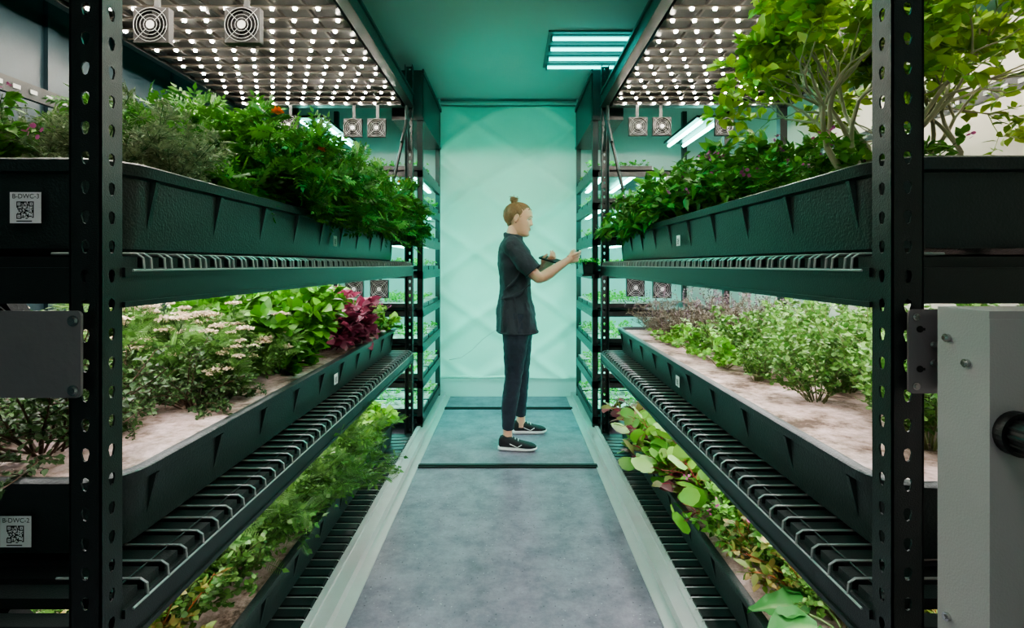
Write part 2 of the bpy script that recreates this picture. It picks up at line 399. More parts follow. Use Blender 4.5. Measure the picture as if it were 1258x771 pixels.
# ------------------------------------------------------------------ second racks
def rack2(sx,xi):
    b=MB(); ya,yb=3.80,4.76; xo=1.6
    for y in (ya,yb-.04):
        b.box(sx*xi,sx*(xi+.04),y,y+.04,0,2.62); b.box(sx*(xo-.04),sx*xo,y,y+.04,0,2.62)
    zs=[.12,.38,.64,.90,1.18,1.42,1.68,1.92]
    for z in zs:
        b.box(sx*xi,sx*(xi+.03),ya+.04,yb-.04,z-.055,z+.012,0); b.box(sx*(xo-.03),sx*xo,ya+.04,yb-.04,z-.05,z,0)
        b.box(sx*(xi+.03),sx*(xo-.03),ya,yb,z-.012,z,0)
        b.box(sx*(xi+.0),sx*(xo-.03),ya,ya+.02,z-.05,z,0)
        for k in range(3):
            y=ya+.06+k*.29
            b.box(sx*(xi+.01),sx*(xi+.45),y,y+.26,z+.012,z+.042,0); b.box(sx*(xi+.018),sx*(xi+.44),y+.01,y+.25,z+.042,z+.044,2)
        for x in (xi+.08,xi+.3,xi+.55,xi+.8):
            b.box(sx*x,sx*(x+.03),ya+.03,yb-.03,z-.040,z-.028,1) if z>.2 else None
    b.box(sx*(xi-.0),sx*(xi+.22),ya-.02,yb,2.28,2.64,0)
    b.box(sx*(xi-.012),sx*xi,ya-.02,yb,2.62,2.65,0); b.box(sx*(xi-.008),sx*xi,ya-.02,yb,2.28,2.30,0)
    for x in (1.40,1.53):
        b.tube([(sx*x,3.82,2.28),(sx*x,4.6,2.28)],.014,8,1)
    b.box(sx*1.36,sx*1.58,3.80,4.62,2.30,2.32,0)
    b.tube([(sx*(xi+.020),3.862,.15),(sx*(xi+.020),3.862,2.20)],.012,8,3)  # added teal tube, hidden behind the post, throws light on the screen
    b.build('nursery_shelving_rack',[M_post,M_cyanw,M_raft,M_tealscreen]); return zs
ZS=rack2(-1,.64); rack2(1,.60)
# ------------------------------------------------------------------ plants
OV=([(0,0,0),(.35,.27,.06),(.35,0,0),(.35,-.27,.06),(.7,.20,.0),(.7,0,-.04),(.7,-.20,.0),(1,0,-.14)],
    [(0,2,1),(0,3,2),(1,2,5,4),(2,3,6,5),(4,5,7),(5,6,7)])
RD=([(.5,0,-.06)]+[(.5+.5*math.cos(a),.5*math.sin(a),.03*math.cos(3*a)) for a in [2*math.pi*k/9 for k in range(9)]],
    [(0,1+k,1+(k+1)%9) for k in range(9)])
ND=([(0,.0,0),(.5,.05,.02),(1,0,0),(.5,-.05,.02)],[(0,1,2,3)])
def pinn(n,l,w):
    V=[];F=[]
    for i in range(n):
        x=.12+.75*i/n; ll=l*(1-.5*abs(i/n-.35))
        for s in (1,-1):
            o=len(V); V+=[(x,0,0),(x+w,s*ll*.45,.04),(x+w*1.3,s*ll,-.05),(x-w*.15,s*ll*.5,.0)]; F.append((o,o+1,o+2,o+3))
    o=len(V); V+=[(.82,0,0),(.95,.10,0),(1.2,0,-.07),(.95,-.10,0)]; F.append((o,o+1,o+2,o+3))
    o=len(V); V+=[(0,.012,0),(1,.008,0),(1,-.008,0),(0,-.012,0)]; F.append((o,o+1,o+2,o+3))
    return V,F
PN=pinn(4,.42,.17); FN=pinn(8,.34,.03)
SHP={'ov':OV,'rd':RD,'nd':ND,'pn':PN,'fn':FN}
class PB:
    def __init__(s,seed): s.V=[];s.F=[];s.C=[];s.n=0; s.r=np.random.default_rng(seed)
    def leaves(s,P,D,S,shape,c1,c2,w=1.,up=None):
        P=np.array(P,float);D=np.array(D,float);N=len(P)
        if N==0: return
        D/=np.linalg.norm(D,axis=1)[:,None]+1e-9
        U=np.tile([0,0,1.],(N,1))+s.r.normal(0,.45,(N,3))
        if up is not None: U=np.array(up,float)
        Y=np.cross(U,D); Y/=np.linalg.norm(Y,axis=1)[:,None]+1e-9; Z=np.cross(D,Y)
        V,F=SHP[shape]; T=np.array(V,float)
        S=np.broadcast_to(np.array(S,float),(N,))
        W=(P[:,None,:]+S[:,None,None]*(T[None,:,0:1]*D[:,None,:]+T[None,:,1:2]*w*Y[:,None,:]+T[None,:,2:3]*Z[:,None,:]))
        k=len(T); s.V.append(W.reshape(-1,3))
        t=s.r.random((N,1)); c=(np.array(c1)*(1-t)+np.array(c2)*t)*s.r.uniform(.7,1.18,(N,1))
        s.C.append(np.repeat(c,k,axis=0))
        for i in range(N):
            o=s.n+i*k
            for f in F: s.F.append([q+o for q in f])
        s.n+=N*k
    def tube(s,pts,r0,r1,c,n=4):
        pts=np.array(pts,float); m=len(pts); V=[]
        for i in range(m):
            t=pts[min(m-1,i+1)]-pts[max(0,i-1)]; t/=np.linalg.norm(t)+1e-9
            ref=np.array([1,0,0.]) if abs(t[0])<.8 else np.array([0,1.,0]); u=np.cross(t,ref);u/=np.linalg.norm(u);w=np.cross(t,u)
            r=r0+(r1-r0)*i/(m-1)
            for k in range(n): a=2*math.pi*k/n; V.append(pts[i]+r*(u*math.cos(a)+w*math.sin(a)))
        for i in range(m-1):
            for k in range(n): k2=(k+1)%n; s.F.append([s.n+i*n+k,s.n+i*n+k2,s.n+(i+1)*n+k2,s.n+(i+1)*n+k])
        s.V.append(np.array(V)); s.C.append(np.tile(c,(m*n,1))); s.n+=m*n
    def mesh(s,name):
        V=np.concatenate(s.V);C=np.concatenate(s.C); me=bpy.data.meshes.new(name); me.from_pydata(V.tolist(),[],s.F)
        ca=me.color_attributes.new('Col','FLOAT_COLOR','POINT'); A=np.ones((len(V),4)); A[:,:3]=np.clip(C,0,1); ca.data.foreach_set('color',A.ravel())
        me.polygons.foreach_set('use_smooth',[True]*len(s.F))
        me.materials.append(M_leaf); me.update(); return me
def path(r,p,d,L,n,g,j):
    pts=[p.copy()]; d=d/np.linalg.norm(d); p=p.copy()
    for i in range(n):
        p=p+d*L/n; pts.append(p.copy()); d=d+np.array([0,0,-g/n])+r.normal(0,j,3); d/=np.linalg.norm(d)
    return np.array(pts)
def at(pts,t):
    f=t*(len(pts)-1); i=min(int(f),len(pts)-2); return pts[i]+(pts[i+1]-pts[i])*(f-i), pts[i+1]-pts[i]
def bush(name,seed,stems,L,tilt,twigs,twl,nl,ls,shape,c1,c2,g=.5,base=.04,sc=(.05,.12,.03),sr=.003,t0=.25,w=1.,flower=None,elev=.2,jit=.08):
    B=PB(seed); r=B.r; P=[];D=[];S=[]; tips=[]
    for i in range(stems):
        a=r.uniform(0,2*math.pi); ti=math.radians(tilt)*math.sqrt(r.random())
        d=np.array([math.sin(ti)*math.cos(a),math.sin(ti)*math.sin(a),math.cos(ti)])
        p0=np.array([math.cos(a)*base*r.random(),math.sin(a)*base*r.random(),0])
        LL=L*r.uniform(.65,1.1); pts=path(r,p0,d,LL,6,g*ti,jit); B.tube(pts,sr,sr*.4,sc); tips.append((pts[-1],pts[-1]-pts[-2]))
        for k in range(twigs):
            t=t0+(1-t0)*(k+r.random())/twigs; q,sd=at(pts,min(t,1)); sd=sd/np.linalg.norm(sd)
            b_=r.uniform(0,2*math.pi); dd=np.array([math.cos(b_),math.sin(b_),elev+r.normal(0,.25)])+sd*.35
            tp=path(r,q,dd,twl*r.uniform(.6,1.2)*(1.15-.5*t),3,g,.12); B.tube(tp,sr*.45,sr*.25,sc,3)
            if r.random()<.25: tips.append((tp[-1],tp[-1]-tp[-2]))
            for m in range(nl):
                tt=(m+.6)/nl; qq,sd2=at(tp,tt); sd2=sd2/np.linalg.norm(sd2); v=r.normal(0,1,3); v[2]*=.6
                P.append(qq); D.append(v/np.linalg.norm(v)*1.0+sd2*.7+np.array([0,0,elev])); S.append(ls*r.uniform(.6,1.2))
    B.leaves(P,D,S,shape,c1,c2,w)
    if flower:
        kind,nf,c=flower
        idx=sorted(range(len(tips)),key=lambda i:-(np.linalg.norm(tips[i][0][:2])*.6+tips[i][0][2])-.05*r.random())[:nf*2]; idx=[idx[i] for i in r.permutation(len(idx))[:nf]]
        for i in idx:
            q,d=tips[i]; d=d/np.linalg.norm(d); q=q+d*.02
            if kind=='pom':
                n=26; v=r.normal(0,1,(n,3)); v[:,2]=np.abs(v[:,2])*.8; B.leaves(np.tile(q,(n,1)),v,.022,'ov',c,np.array(c)*.7,1.6)
            elif kind=='umbel':
                n=80; rad=.036*r.uniform(.6,1.2); rr=np.sqrt(r.random(n))*rad; aa=r.uniform(0,6.28,n)
                C=np.stack([q[0]+rr*np.cos(aa),q[1]+rr*np.sin(aa),q[2]+.035-rr**2*6+r.normal(0,.002,n)],1)
                v=np.stack([np.cos(aa*3),np.sin(aa*3),r.normal(0,.3,n)],1); B.leaves(C,v,.010,'rd',c,np.array(c)*.75,1.)
                for k in range(0,n,6): B.tube([q-d*.02,C[k]],.0008,.0006,sc,3)
            elif kind=='spike':
                n=14; C=np.array([q+np.array([0,0,.004*k]) for k in range(n)]); v=r.normal(0,1,(n,3)); B.leaves(C,v,.010,'ov',c,np.array(c)*.7,1.5)
            elif kind=='dots':
                n=6; C=q+r.normal(0,.008,(n,3)); v=r.normal(0,1,(n,3)); B.leaves(C,v,.012,'rd',c,np.array(c)*.7)
    return B.mesh(name)
mari=[bush('marigold_plant',10+i,17,.42,60,10,.13,7,.070,'pn',(.022,.11,.014),(.11,.32,.035),.8,flower=('pom',(1,1,3)[i],(.95,.22,.01))) for i in range(3)]
greyh=[bush('artemisia_plant',20,18,.30,45,10,.08,7,.034,'fn',(.15,.22,.10),(.26,.32,.17),.4)]
pepper=[bush('pepper_plant',30+i,12,.34,52,10,.10,6,.080,'ov',(.025,.13,.02),(.14,.38,.05),.8,w=.72) for i in range(3)]
mint=[bush('mint_plant',36+i,20,.26,55,9,.06,6,.037,'ov',(.06,.24,.02),(.19,.46,.07),.6,w=1.1,flower=('dots',6,(.55,.12,.35))) for i in range(2)]
yarrow=[bush('yarrow_plant',40+i,24,.30,50,9,.07,6,.055,'fn',(.07,.20,.03),(.20,.38,.10),.35,flower=('umbel',20,(.90,.74,.55)),w=1.3) for i in range(2)]
basil=[bush('basil_plant',50+i,15,.36,34,11,.060,6,.066,'ov',(.04,.20,.015),(.16,.46,.04),.4,w=1.2,t0=.06) for i in range(2)]
coleus=[bush('coleus_plant',60,13,.22,52,8,.05,6,.062,'ov',(.13,.010,.035),(.40,.08,.15),.5,w=1.4,sc=(.2,.03,.08))]
thyme=[bush('thyme_plant',70+i,26,.26,68,12,.05,10,.016,'ov',(.04,.11,.03),(.13,.25,.08),.6,sc=(.12,.07,.04),w=1.1,jit=.14) for i in range(2)]
dill=[bush('dill_plant',80+i,16,.42,52,10,.12,6,.065,'fn',(.06,.20,.035),(.22,.44,.10),.6,w=1.2) for i in range(2)]
lett=[bush('leafy_greens_plant',90+i,14,.14,60,5,.03,5,.05,'ov',(.14,.44,.03),(.34,.64,.09),.4,w=1.5,t0=.1) for i in range(2)]
lav=[bush('lavender_plant',95+i,40,.28,52,8,.03,9,.026,'nd',(.15,.14,.09),(.28,.25,.19),.3,w=1.9,sc=(.16,.11,.08),flower=('spike',18,(.22,.15,.19))) for i in range(2)]
oreg=[bush('oregano_plant',100+i,22,.29,46,10,.055,8,.018,'rd',(.07,.23,.04),(.26,.48,.12),.35,sc=(.20,.24,.09),jit=.13,w=.9) for i in range(3)]
sage=[bush('pea_shoot_plant',110,12,.26,60,6,.05,4,.035,'rd',(.10,.34,.03),(.28,.58,.10),.6,sc=(.25,.25,.1),jit=.15)]
nast=[bush('nasturtium_plant',120+i,18,.27,68,5,.09,1,.082,'rd',(.06,.25,.02),(.24,.48,.07),.9,sc=(.35,.06,.06),sr=.004,t0=.3,elev=.5) for i in range(2)]
redst=[bush('purslane_plant',130,22,.24,60,6,.05,5,.034,'ov',(.12,.28,.04),(.36,.24,.08),.6,sc=(.42,.14,.05),jit=.15)]
chard=[bush('red_chard_plant',135,12,.24,60,4,.04,2,.085,'ov',(.16,.02,.05),(.20,.26,.07),.6,sc=(.45,.03,.08),sr=.004,w=1.2)]
seed_=[bush('seedling_cluster',140+i,22,.06,50,2,.02,3,.020,'ov',(.08,.40,.03),(.24,.66,.10),.2,base=.12,w=1.5,sr=.0015) for i in range(2)]
B=PB(150)
r=B.r
for i in range(9):
    a=i*2.4; d=np.array([math.cos(a)*.8,math.sin(a)*.8,.8]); pt=path(r,np.zeros(3),d,.12,4,.8,.03); B.tube(pt,.005,.003,(.3,.5,.2))
    dd=pt[-1]-pt[-2]; dd/=np.linalg.norm(dd)
    up=np.array([0,0,1.]); y=np.cross(up,dd); y/=np.linalg.norm(y); zz=np.cross(dd,y)
    nu_,nv_=12,9; L=.17; base=B.n; V=[];C=[]
    for u in range(nu_):
        t=u/(nu_-1); wd=.075*math.sin(math.pi*min(1,t**.75*.97+.03))+.004
        for v in range(nv_):
            q=(v/(nv_-1)-.5)*2
            V.append(pt[-1]+dd*L*t+y*wd*q+zz*(-.05*t*t+.018*abs(q)+.006*math.sin(t*22+abs(q)*4)*abs(q))-np.array([0,0,.04*t*t]))
            vein=.0 if v!=4 else .12; C.append((.06+vein*1.6,.28+vein*1.5,.06+vein))
    B.V.append(np.array(V)); B.C.append(np.array(C))
    for u in range(nu_-1):
        for v in range(nv_-1): B.F.append([base+u*nv_+v,base+u*nv_+v+1,base+(u+1)*nv_+v+1,base+(u+1)*nv_+v])
    B.n+=nu_*nv_
cabb=[B.mesh('cabbage_plant')]
def place(name,ms,pts,z,jz=0,smin=.85,smax=1.15,tilt=None):
    for (x,y,*s) in pts:
        sc=(s[0] if s else 1.)*random.uniform(smin,smax)
        rot=(0,0,random.uniform(0,6.28)) if tilt is None else (random.uniform(-.15,.15),math.radians(tilt),random.uniform(-.25,.25))
        inst(name,random.choice(ms),(x,y,z+jz),rot,sc)
Z3,Z2,Z1=1.415,.792,.202
place('artemisia_plant',greyh,[(-1.02,1.28,.9),(-1.15,1.5,1.0),(-.93,1.42,.75),(-1.3,1.45,1.)],Z3)
place('marigold_plant',mari[:2],[(-1.12,1.75,.95),(-1.0,1.98,1.0),(-1.25,2.0,1.18),(-1.5,1.8,1.),(-1.15,2.25,1.18),(-1.4,2.35,1.15),(-1.08,2.62,.85),(-1.5,2.8,.75),(-1.65,2.3,.85),(-1.3,3.1,.6)],Z3,0,.95,1.08)
place('marigold_plant',mari,[(-.90,2.02,.80),(-.88,2.2,.95),(-.87,2.42,.90)],Z3,0,.95,1.05,tilt=26)
place('marigold_plant',mari[1:],[(-.86,2.80,.84),(-.86,3.02,.98),(-.86,3.28,.98)],Z3,0,.95,1.05,tilt=22)
place('marigold_plant',mari[1:],[(-1.02,3.0,.9),(-1.0,3.3,.9)],Z3,0,.95,1.05)
place('mint_plant',mint,[(-1.35,1.3,.9),(-1.65,1.35,.9),(-1.75,1.65,.9),(-1.6,1.6,.8),(-1.78,2.0,.9)],Z3)
place('thyme_plant',thyme,[(-1.08,1.20,1.05),(-1.3,1.32,1.1),(-1.12,1.45,1.),(-1.55,1.3,1.),(-.98,1.60,.85),(-1.4,1.15,.9)],Z2)
place('yarrow_plant',yarrow,[(-1.15,1.70,1.0),(-1.40,1.70,1.),(-1.00,1.88,.88),(-1.28,1.95,1.0),(-1.65,1.9,1.),(-1.5,2.1,1.),(-.93,1.72,.62)],Z2,0,.93,1.03)
place('basil_plant',basil,[(-.94,2.10,1.0),(-1.06,2.22,1.02),(-.94,2.30,.98),(-1.25,2.42,.97),(-1.5,2.5,.97)],Z2,0,.98,1.04)
place('coleus_plant',coleus,[(-.92,2.66,1.05),(-.92,2.88,1.1),(-1.08,2.78,1.15)],Z2)
place('leafy_greens_plant',lett,[(-.9,3.3,1.4),(-1.1,3.25,1.5),(-1.4,3.1,1.5),(-1.6,3.2,1.4),(-1.3,3.35,1.4)],Z2)
place('mint_plant',mint,[(-1.0,3.12,.95),(-1.35,2.98,1.),(-1.6,2.8,1.),(-.9,3.15,.8)],Z2)
place('dill_plant',dill,[(-.90,1.85,.98),(-1.1,1.7,1.),(-1.3,1.9,1.),(-.86,2.2,.98),(-1.05,2.4,1.),(-1.35,2.3,1.),(-.88,2.5,.9),(-.88,2.02,.85),(-.86,2.36,.8)],Z1,0,.88,1.0)
place('oregano_plant',oreg,[(-.93,1.52,1.0),(-1.2,1.45,1.),(-1.45,1.6,1.),(-1.0,2.1,.9),(-.90,1.68,.8)],Z1)
place('leafy_greens_plant',lett,[(-.90,2.82,1.3),(-1.05,2.75,1.5),(-.90,3.0,1.4),(-1.08,3.0,1.5),(-.91,3.2,1.4),(-1.12,3.2,1.5),(-1.3,2.9,1.5),(-1.3,3.2,1.5),(-.91,3.37,1.3)],Z1)
place('purslane_plant',redst,[(-.95,1.36,.9)],Z1)
place('pepper_plant',pepper,[(.90,2.2,.85),(.88,2.5,.9),(1.1,2.3,1.0),(1.08,2.65,1.0),(1.08,3.0,1.0),(1.35,2.2,1.),(1.4,2.6,1.),(1.4,3.0,.9),(1.65,2.4,1.),(1.65,2.9,.9),(.95,3.3,.9)],Z3)
place('pepper_plant',pepper,[(.84,2.68,.82),(.83,2.92,.88),(.84,3.16,.92),(.85,3.36,.85)],Z3,0,.95,1.05,tilt=-20)
place('mint_plant',mint,[(.88,1.9,.85),(1.05,1.95,1.0),(.95,1.68,.75),(1.3,1.85,1.),(1.12,1.6,.9),(.98,2.12,1.)],Z3)
place('lavender_plant',lav,[(.93,3.2,1.0),(1.02,2.95,1.1),(1.22,3.1,1.),(1.15,2.75,1.05),(1.42,3.0,1.1),(.90,2.98,.7),(1.35,2.8,1.)],Z2)
place('oregano_plant',oreg,[(.97,1.65,.80),(1.12,1.45,1.05),(1.00,1.24,.9),(1.3,1.5,1.1),(1.15,1.78,1.0),(1.40,1.9,1.1),(1.07,2.05,.95),(1.25,2.2,1.05),(1.55,1.7,1.1),(1.5,2.3,1.1),(1.22,2.48,.9),(1.5,1.35,1.1),(1.0,2.3,.85),(1.65,2.0,1.1),(1.5,2.6,1.1),(1.04,1.36,.8),(.93,1.95,.6)],Z2,0,.88,1.08)
place('pea_shoot_plant',sage,[(.90,2.2,.65),(.89,2.5,.75),(1.03,2.52,.8),(.88,2.75,.7)],Z2)
place('nasturtium_plant',nast,[(.84,2.72,.95),(.82,2.42,1.0),(.84,2.15,.9),(.98,2.3,1.),(.98,2.9,1.),(1.0,2.6,1.)],Z1)
place('red_chard_plant',chard,[(.85,3.15,1.),(.86,2.9,1.),(.84,2.58,.95),(.88,3.35,1.),(.83,2.30,.8)],Z1)
place('mint_plant',mint,[(.87,1.9,1.),(1.0,1.75,1.),(1.08,2.05,1.),(1.25,1.85,1.),(1.2,2.4,1.),(.9,2.05,.9)],Z1)
place('oregano_plant',oreg,[(.90,1.7,.8),(1.05,1.9,.9),(.95,1.5,.8)],Z1)
place('purslane_plant',redst,[(.93,1.58,1.),(1.08,1.5,1.),(1.25,1.55,1.1),(1.05,1.33,.95),(1.3,1.35,1.),(.88,1.75,.8)],Z1)
place('cabbage_plant',cabb,[(.91,1.40,.80)],Z1+.01)
for sx,xi in ((-1,.64),(1,.60)):
    for z in ZS:
        for k in range(3):
            for x in (.13,.33): inst('seedling_cluster',random.choice(seed_),(sx*(xi+x),3.80+.19+k*.29,z+.042),(0,0,random.random()*6),random.uniform(.8,1.1))
def tree(name,seed,L0,leaf,dirs):
    B=PB(seed); r=B.r; P=[];D=[];S=[]
    bark=(.36,.36,.24)
    def rec(p,d,L,rad,dep):
        pts=path(r,p,d,L,4,-.15,.12); B.tube(pts,rad,rad*.72,bark if dep>1 else (.26,.38,.13),6 if dep>2 else 4)
        q=pts[-1]; dd=pts[-1]-pts[-2]; dd/=np.linalg.norm(dd)
        if dep<=1:
            for k in range(5 if dep==0 else 3):
                t=r.uniform(.2,1); pp,_=at(pts,t); v=r.normal(0,1,3); v[2]=v[2]*.7+.2; P.append(pp); D.append(v+dd*.5); S.append(leaf*r.uniform(.5,1.15))
        if dep==0:
            for k in range(3):
                v=r.normal(0,1,3); P.append(q); D.append(v*.6+dd*.9); S.append(leaf*r.uniform(.6,1.1))
            return
        for k in range(3 if r.random()<.5 else 2):
            v=r.normal(0,1,3); v-=dd*v.dot(dd); v/=np.linalg.norm(v)
            nd=dd+v*r.uniform(.4,.9)
            if q[2]>.60: nd[2]=nd[2]*.3-.1
            rec(q,nd,L*r.uniform(.70,.90),rad*.62,dep-1)
    for (dx,dy) in dirs:
        rec(np.array([dx*.12,dy*.12,0]),np.array([dx,dy,1.]),L0,.013,5)
    B.leaves(P,D,S,'ov',(.12,.32,.02),(.40,.58,.06),1.25)
    return B.mesh(name)
T=tree('ficus_tree',5,.21,.050,((-.55,.15),(.25,-.1),(-.2,.3),(.1,.4)))
inst('ficus_tree',T,(1.12,1.55,Z3),(0,0,0),.95)
T2=tree('ficus_tree',11,.20,.050,((.1,.1),(-.4,-.1),(.15,-.3)))
inst('ficus_tree',T2,(1.42,1.75,Z3),(0,0,0),.95)
# ------------------------------------------------------------------ foreground hardware
def bolt(b,x,y,z,r=.006,mi=1): b.cyl((x,y,z),(x,y-.004,z),r,6,mi); b.cyl((x,y,z),(x,y-.0015,z),r*1.5,16,mi)
def rplate(b,x0,x1,z0,z1,y,th,r=.008,mi=0):
    ring=[(q[0],y,q[1]) for q in rrect(x0,x1,z0,z1,r,0)]
    ring2=[(p[0],y+th,p[2]) for p in ring]; b.loft([ring,ring2],mi)
b=MB(); rplate(b,-1.10,-.697,1.014,1.155,.845,.005)
bolt(b,-.709,.845,1.139); bolt(b,-.709,.845,1.026); b.box(-1.1,-.72,.85,.864,1.03,1.05,0); b.build('steel_bracket_plate',[M_steel,M_chrome])
b=MB()
b.box(.66,1.0,.718,.805,.05,1.163,0); b.box(.657,1.0,.714,.718,.07,1.155,0)
b.box(.66,1.0,.718,.805,1.163,1.166,0)
for (y,z) in ((.785,1.12),(.752,1.088),(.75,.66),(.785,.70)):
    b.cyl((.66,y,z),(.655,y,z),.006,12,1); b.cyl((.657,y,z),(.652,y,z),.0035,6,1)
b.cyl((.69,.714,1.0),(.69,.700,1.0),.030,28,2); b.cyl((.69,.700,1.0),(.69,.665,1.0),.022,28,2); b.tube([(.69,.665,1.0),(.72,.655,1.0),(.78,.65,1.0)],.014,14,2)
for k in range(12):
    a=k*math.pi/6; b.cyl((.69+.022*math.cos(a),.700,1+.022*math.sin(a)),(.69+.022*math.cos(a),.668,1+.022*math.sin(a)),.003,6,2)
b.box(.70,.98,.73,.79,0,.05,0)
b.build('control_cabinet',[M_cab,M_chrome,M_black])
b=MB(); rplate(b,.650,.712,1.02,1.157,.850,.004,.008)
for (x,z) in ((.662,1.145),(.662,1.032),(.690,1.10),(.690,1.07)): bolt(b,x,.85,z,.004)
for z in (1.125,1.06): b.cyl((.668,.8505,z),(.668,.849,z),.0055,14,2); b.box(.666,.676,.8485,.8495,z-.002,z+.002,2)
b.box(.70,.712,.80,.85,1.03,1.15,0)
b.build('cabinet_mounting_bracket',[M_steel,M_chrome,M_black])
# ------------------------------------------------------------------ woman
W=bpy.data.objects.new('woman',None); col.objects.link(W); W.location=(0,0,0)
def finish(ob,vox,it=4,sm=.5):
    m=ob.modifiers.new('rm','REMESH'); m.mode='VOXEL'; m.voxel_size=vox; m.use_smooth_shade=True
    s=ob.modifiers.new('sm','SMOOTH'); s.iterations=it; s.factor=sm
def resamp(pts,rad,k=5):
    P=[Vector(p) for p in pts]; out=[];ro=[]
    for i in range(len(P)-1):
        p0=P[max(0,i-1)];p1=P[i];p2=P[i+1];p3=P[min(len(P)-1,i+2)]
        for j in range(k):
            t=j/k; out.append(.5*((2*p1)+(p2-p0)*t+(2*p0-5*p1+4*p2-p3)*t*t+(3*p1-p0-3*p2+p3)*t**3)); ro.append(rad[i]+(rad[i+1]-rad[i])*t)
    out.append(P[-1]); ro.append(rad[-1]); return out,ro
def limb(b,pts,rad,n=16,mi=None,**k):
    p,r_=resamp(pts,rad); b.tube(p,r_,n,mi,**k)
HC=Vector((.062,3.62,1.545)); HR=(Matrix.Rotation(math.radians(-12),3,'Z')@Matrix.Rotation(math.radians(11),3,'Y'))
def H(p): return HR@Vector(p)+HC
rows=[(-.116,.060,.03,.012),(-.110,.078,.012,.026),(-.095,.086,-.01,.038),(-.072,.086,-.035,.050),(-.05,.085,-.055,.057),(-.025,.084,-.07,.063),(0,.083,-.088,.068),(.02,.085,-.095,.071),(.035,.087,-.10,.073),(.06,.083,-.10,.072),(.08,.068,-.085,.062),(.096,.045,-.06,.045),(.105,.015,-.035,.02)]
def hrow(z):
    for i in range(len(rows)-1):
        if rows[i][0]<=z<=rows[i+1][0]:
            r1=rows[i];r2=rows[i+1]; t=(z-r1[0])/(r2[0]-r1[0]); t=t*t*(3-2*t)*.5+t*.5
            return [r1[k]+(r2[k]-r1[k])*t for k in (1,2,3)]
    return list(rows[-1][1:]) if z>0 else list(rows[0][1:])
def G(d,w): return math.exp(-(d/w)**2)
def feat(y,z):
    ay=abs(y); h=0.
    if -.040<z<.032:
        t=(.030-z)/.052
        hh=.021*max(0,min(1,t))**1.15 if z>-.022 else .021*max(0,1-(-.022-z)/.014)
        w=.0075+.0045*max(0,min(1,t)); h+=hh*G(y,w)
        h+=.006*G(ay-.011,.006)*G(z+.022,.008)
    h-=.0085*G(ay-.031,.013)*G(z-.008,.011)
    h+=.0035*G(ay-.026,.020)*G(z-.030,.008)
    h+=.0055*G(y,.017)*(G(z+.0505,.0042)+G(z+.0600,.0048))
    h-=.0025*G(y,.016)*G(z+.073,.006)
    h+=.0055*G(y,.017)*G(z+.096,.012)
    h+=.0035*G(ay-.040,.016)*G(z+.024,.017)
    return h
def fx(y,z):
    xf,xb,hw=hrow(z); cx=(xf+xb)*.3; s=min(.999,abs(y)/hw)**(1/.92); return cx+(xf-cx)*(1-s*s)**.45+feat(y,z)
b=MB(); rings=[]; NR=74
for j in range(NR+1):
    z=-.116+.221*j/NR; xf,xb,hw=hrow(z); cx=(xf+xb)*.3; ring=[]; n=96
    for k in range(n):
        a=2*math.pi*k/n; c,s=math.cos(a),math.sin(a)
        cc=math.copysign(abs(c)**.9,c)
        x=cx+(xf-cx)*cc if c>0 else cx+(cx-xb)*cc
        y=hw*math.copysign(abs(s)**.92,s)
        if c>0: x+=feat(y,z)*min(1,c*2.5)
        ring.append(H((x,y,z)))
    rings.append(ring)
b.loft(rings)
for s in (1,-1):
    b.ell(H((-.006,s*.0725,-.002)),(.013,.0065,.024),rot=HR)
    b.tube([H((-.006+.014*math.cos(q),s*(.0765+.003*(math.cos(q)<0)),.002+.023*math.sin(q))) for q in [math.radians(d) for d in range(20,290,22)]],.0032,8)
    ex=fx(s*.031,.008); b.ell(H((ex-.0035,s*.031,.0135)),(.0085,.0125,.0065),rot=HR)
    b.ell(H((ex-.0045,s*.031,.0005)),(.0075,.0115,.0045),rot=HR)
limb(b,[(.0,3.62,1.34),(.004,3.62,1.40),(.016,3.62,1.45),(.030,3.62,1.49)],[.066,.050,.0435,.0435],22)
b.ell((.01,3.62,1.33),(.07,.14,.07))
def hand(b,w,d,a,nrm,curl,thumb=.6):
    w=Vector(w);d=Vector(d).normalized();a=Vector(a);a=(a-d*a.dot(d)).normalized();nr=Vector(nrm);nr=(nr-d*nr.dot(d)-a*nr.dot(a)).normalized()
    offs=(.027,.009,-.009,-.026); ln=(.92,1.,.94,.76); pl=(.082,.084,.080,.073)
    for i in range(4):
        k0=w+d*pl[i]+a*offs[i]
        b.tube([w+a*offs[i]*.5-d*.01,w+d*.04+a*offs[i]*.9,k0],[.0150,.0145,.0105],10)
        p=k0; ang=0; pts=[k0-d*.01,k0]
        for s_,c in zip((.040,.026,.020),curl[i]):
            ang+=c; p=p+(d*math.cos(ang)+nr*math.sin(ang))*s_*ln[i]; pts.append(p)
        b.tube(pts,[.0098,.0092,.0084,.0076,.0058],10)
    t0=w+d*.012+a*.018; t1=t0+d*.032+a*.026+nr*.012; t2=t1+d*.030+a*.006*(1-thumb)+nr*.020*thumb; t3=t2+d*.024-a*.012*thumb+nr*.010
    b.tube([t0,t1,t2,t3],[.014,.0125,.0100,.0070],10)
limb(b,[(.01,3.47,1.355),(.09,3.43,1.25),(.170,3.412,1.155),(.205,3.425,1.148),(.26,3.46,1.175),(.33,3.52,1.220),(.415,3.592,1.272)],[.045,.042,.037,.036,.038,.030,.0215])
b.ell((.187,3.412,1.142),(.035,.033,.033))
hand(b,(.405,3.585,1.268),(.80,.55,.20),(0.05,-.15,1),(.3,.9,-.25),((.35,.45,.3),(.5,.55,.3),(.6,.6,.4),(.7,.7,.5)),.9)
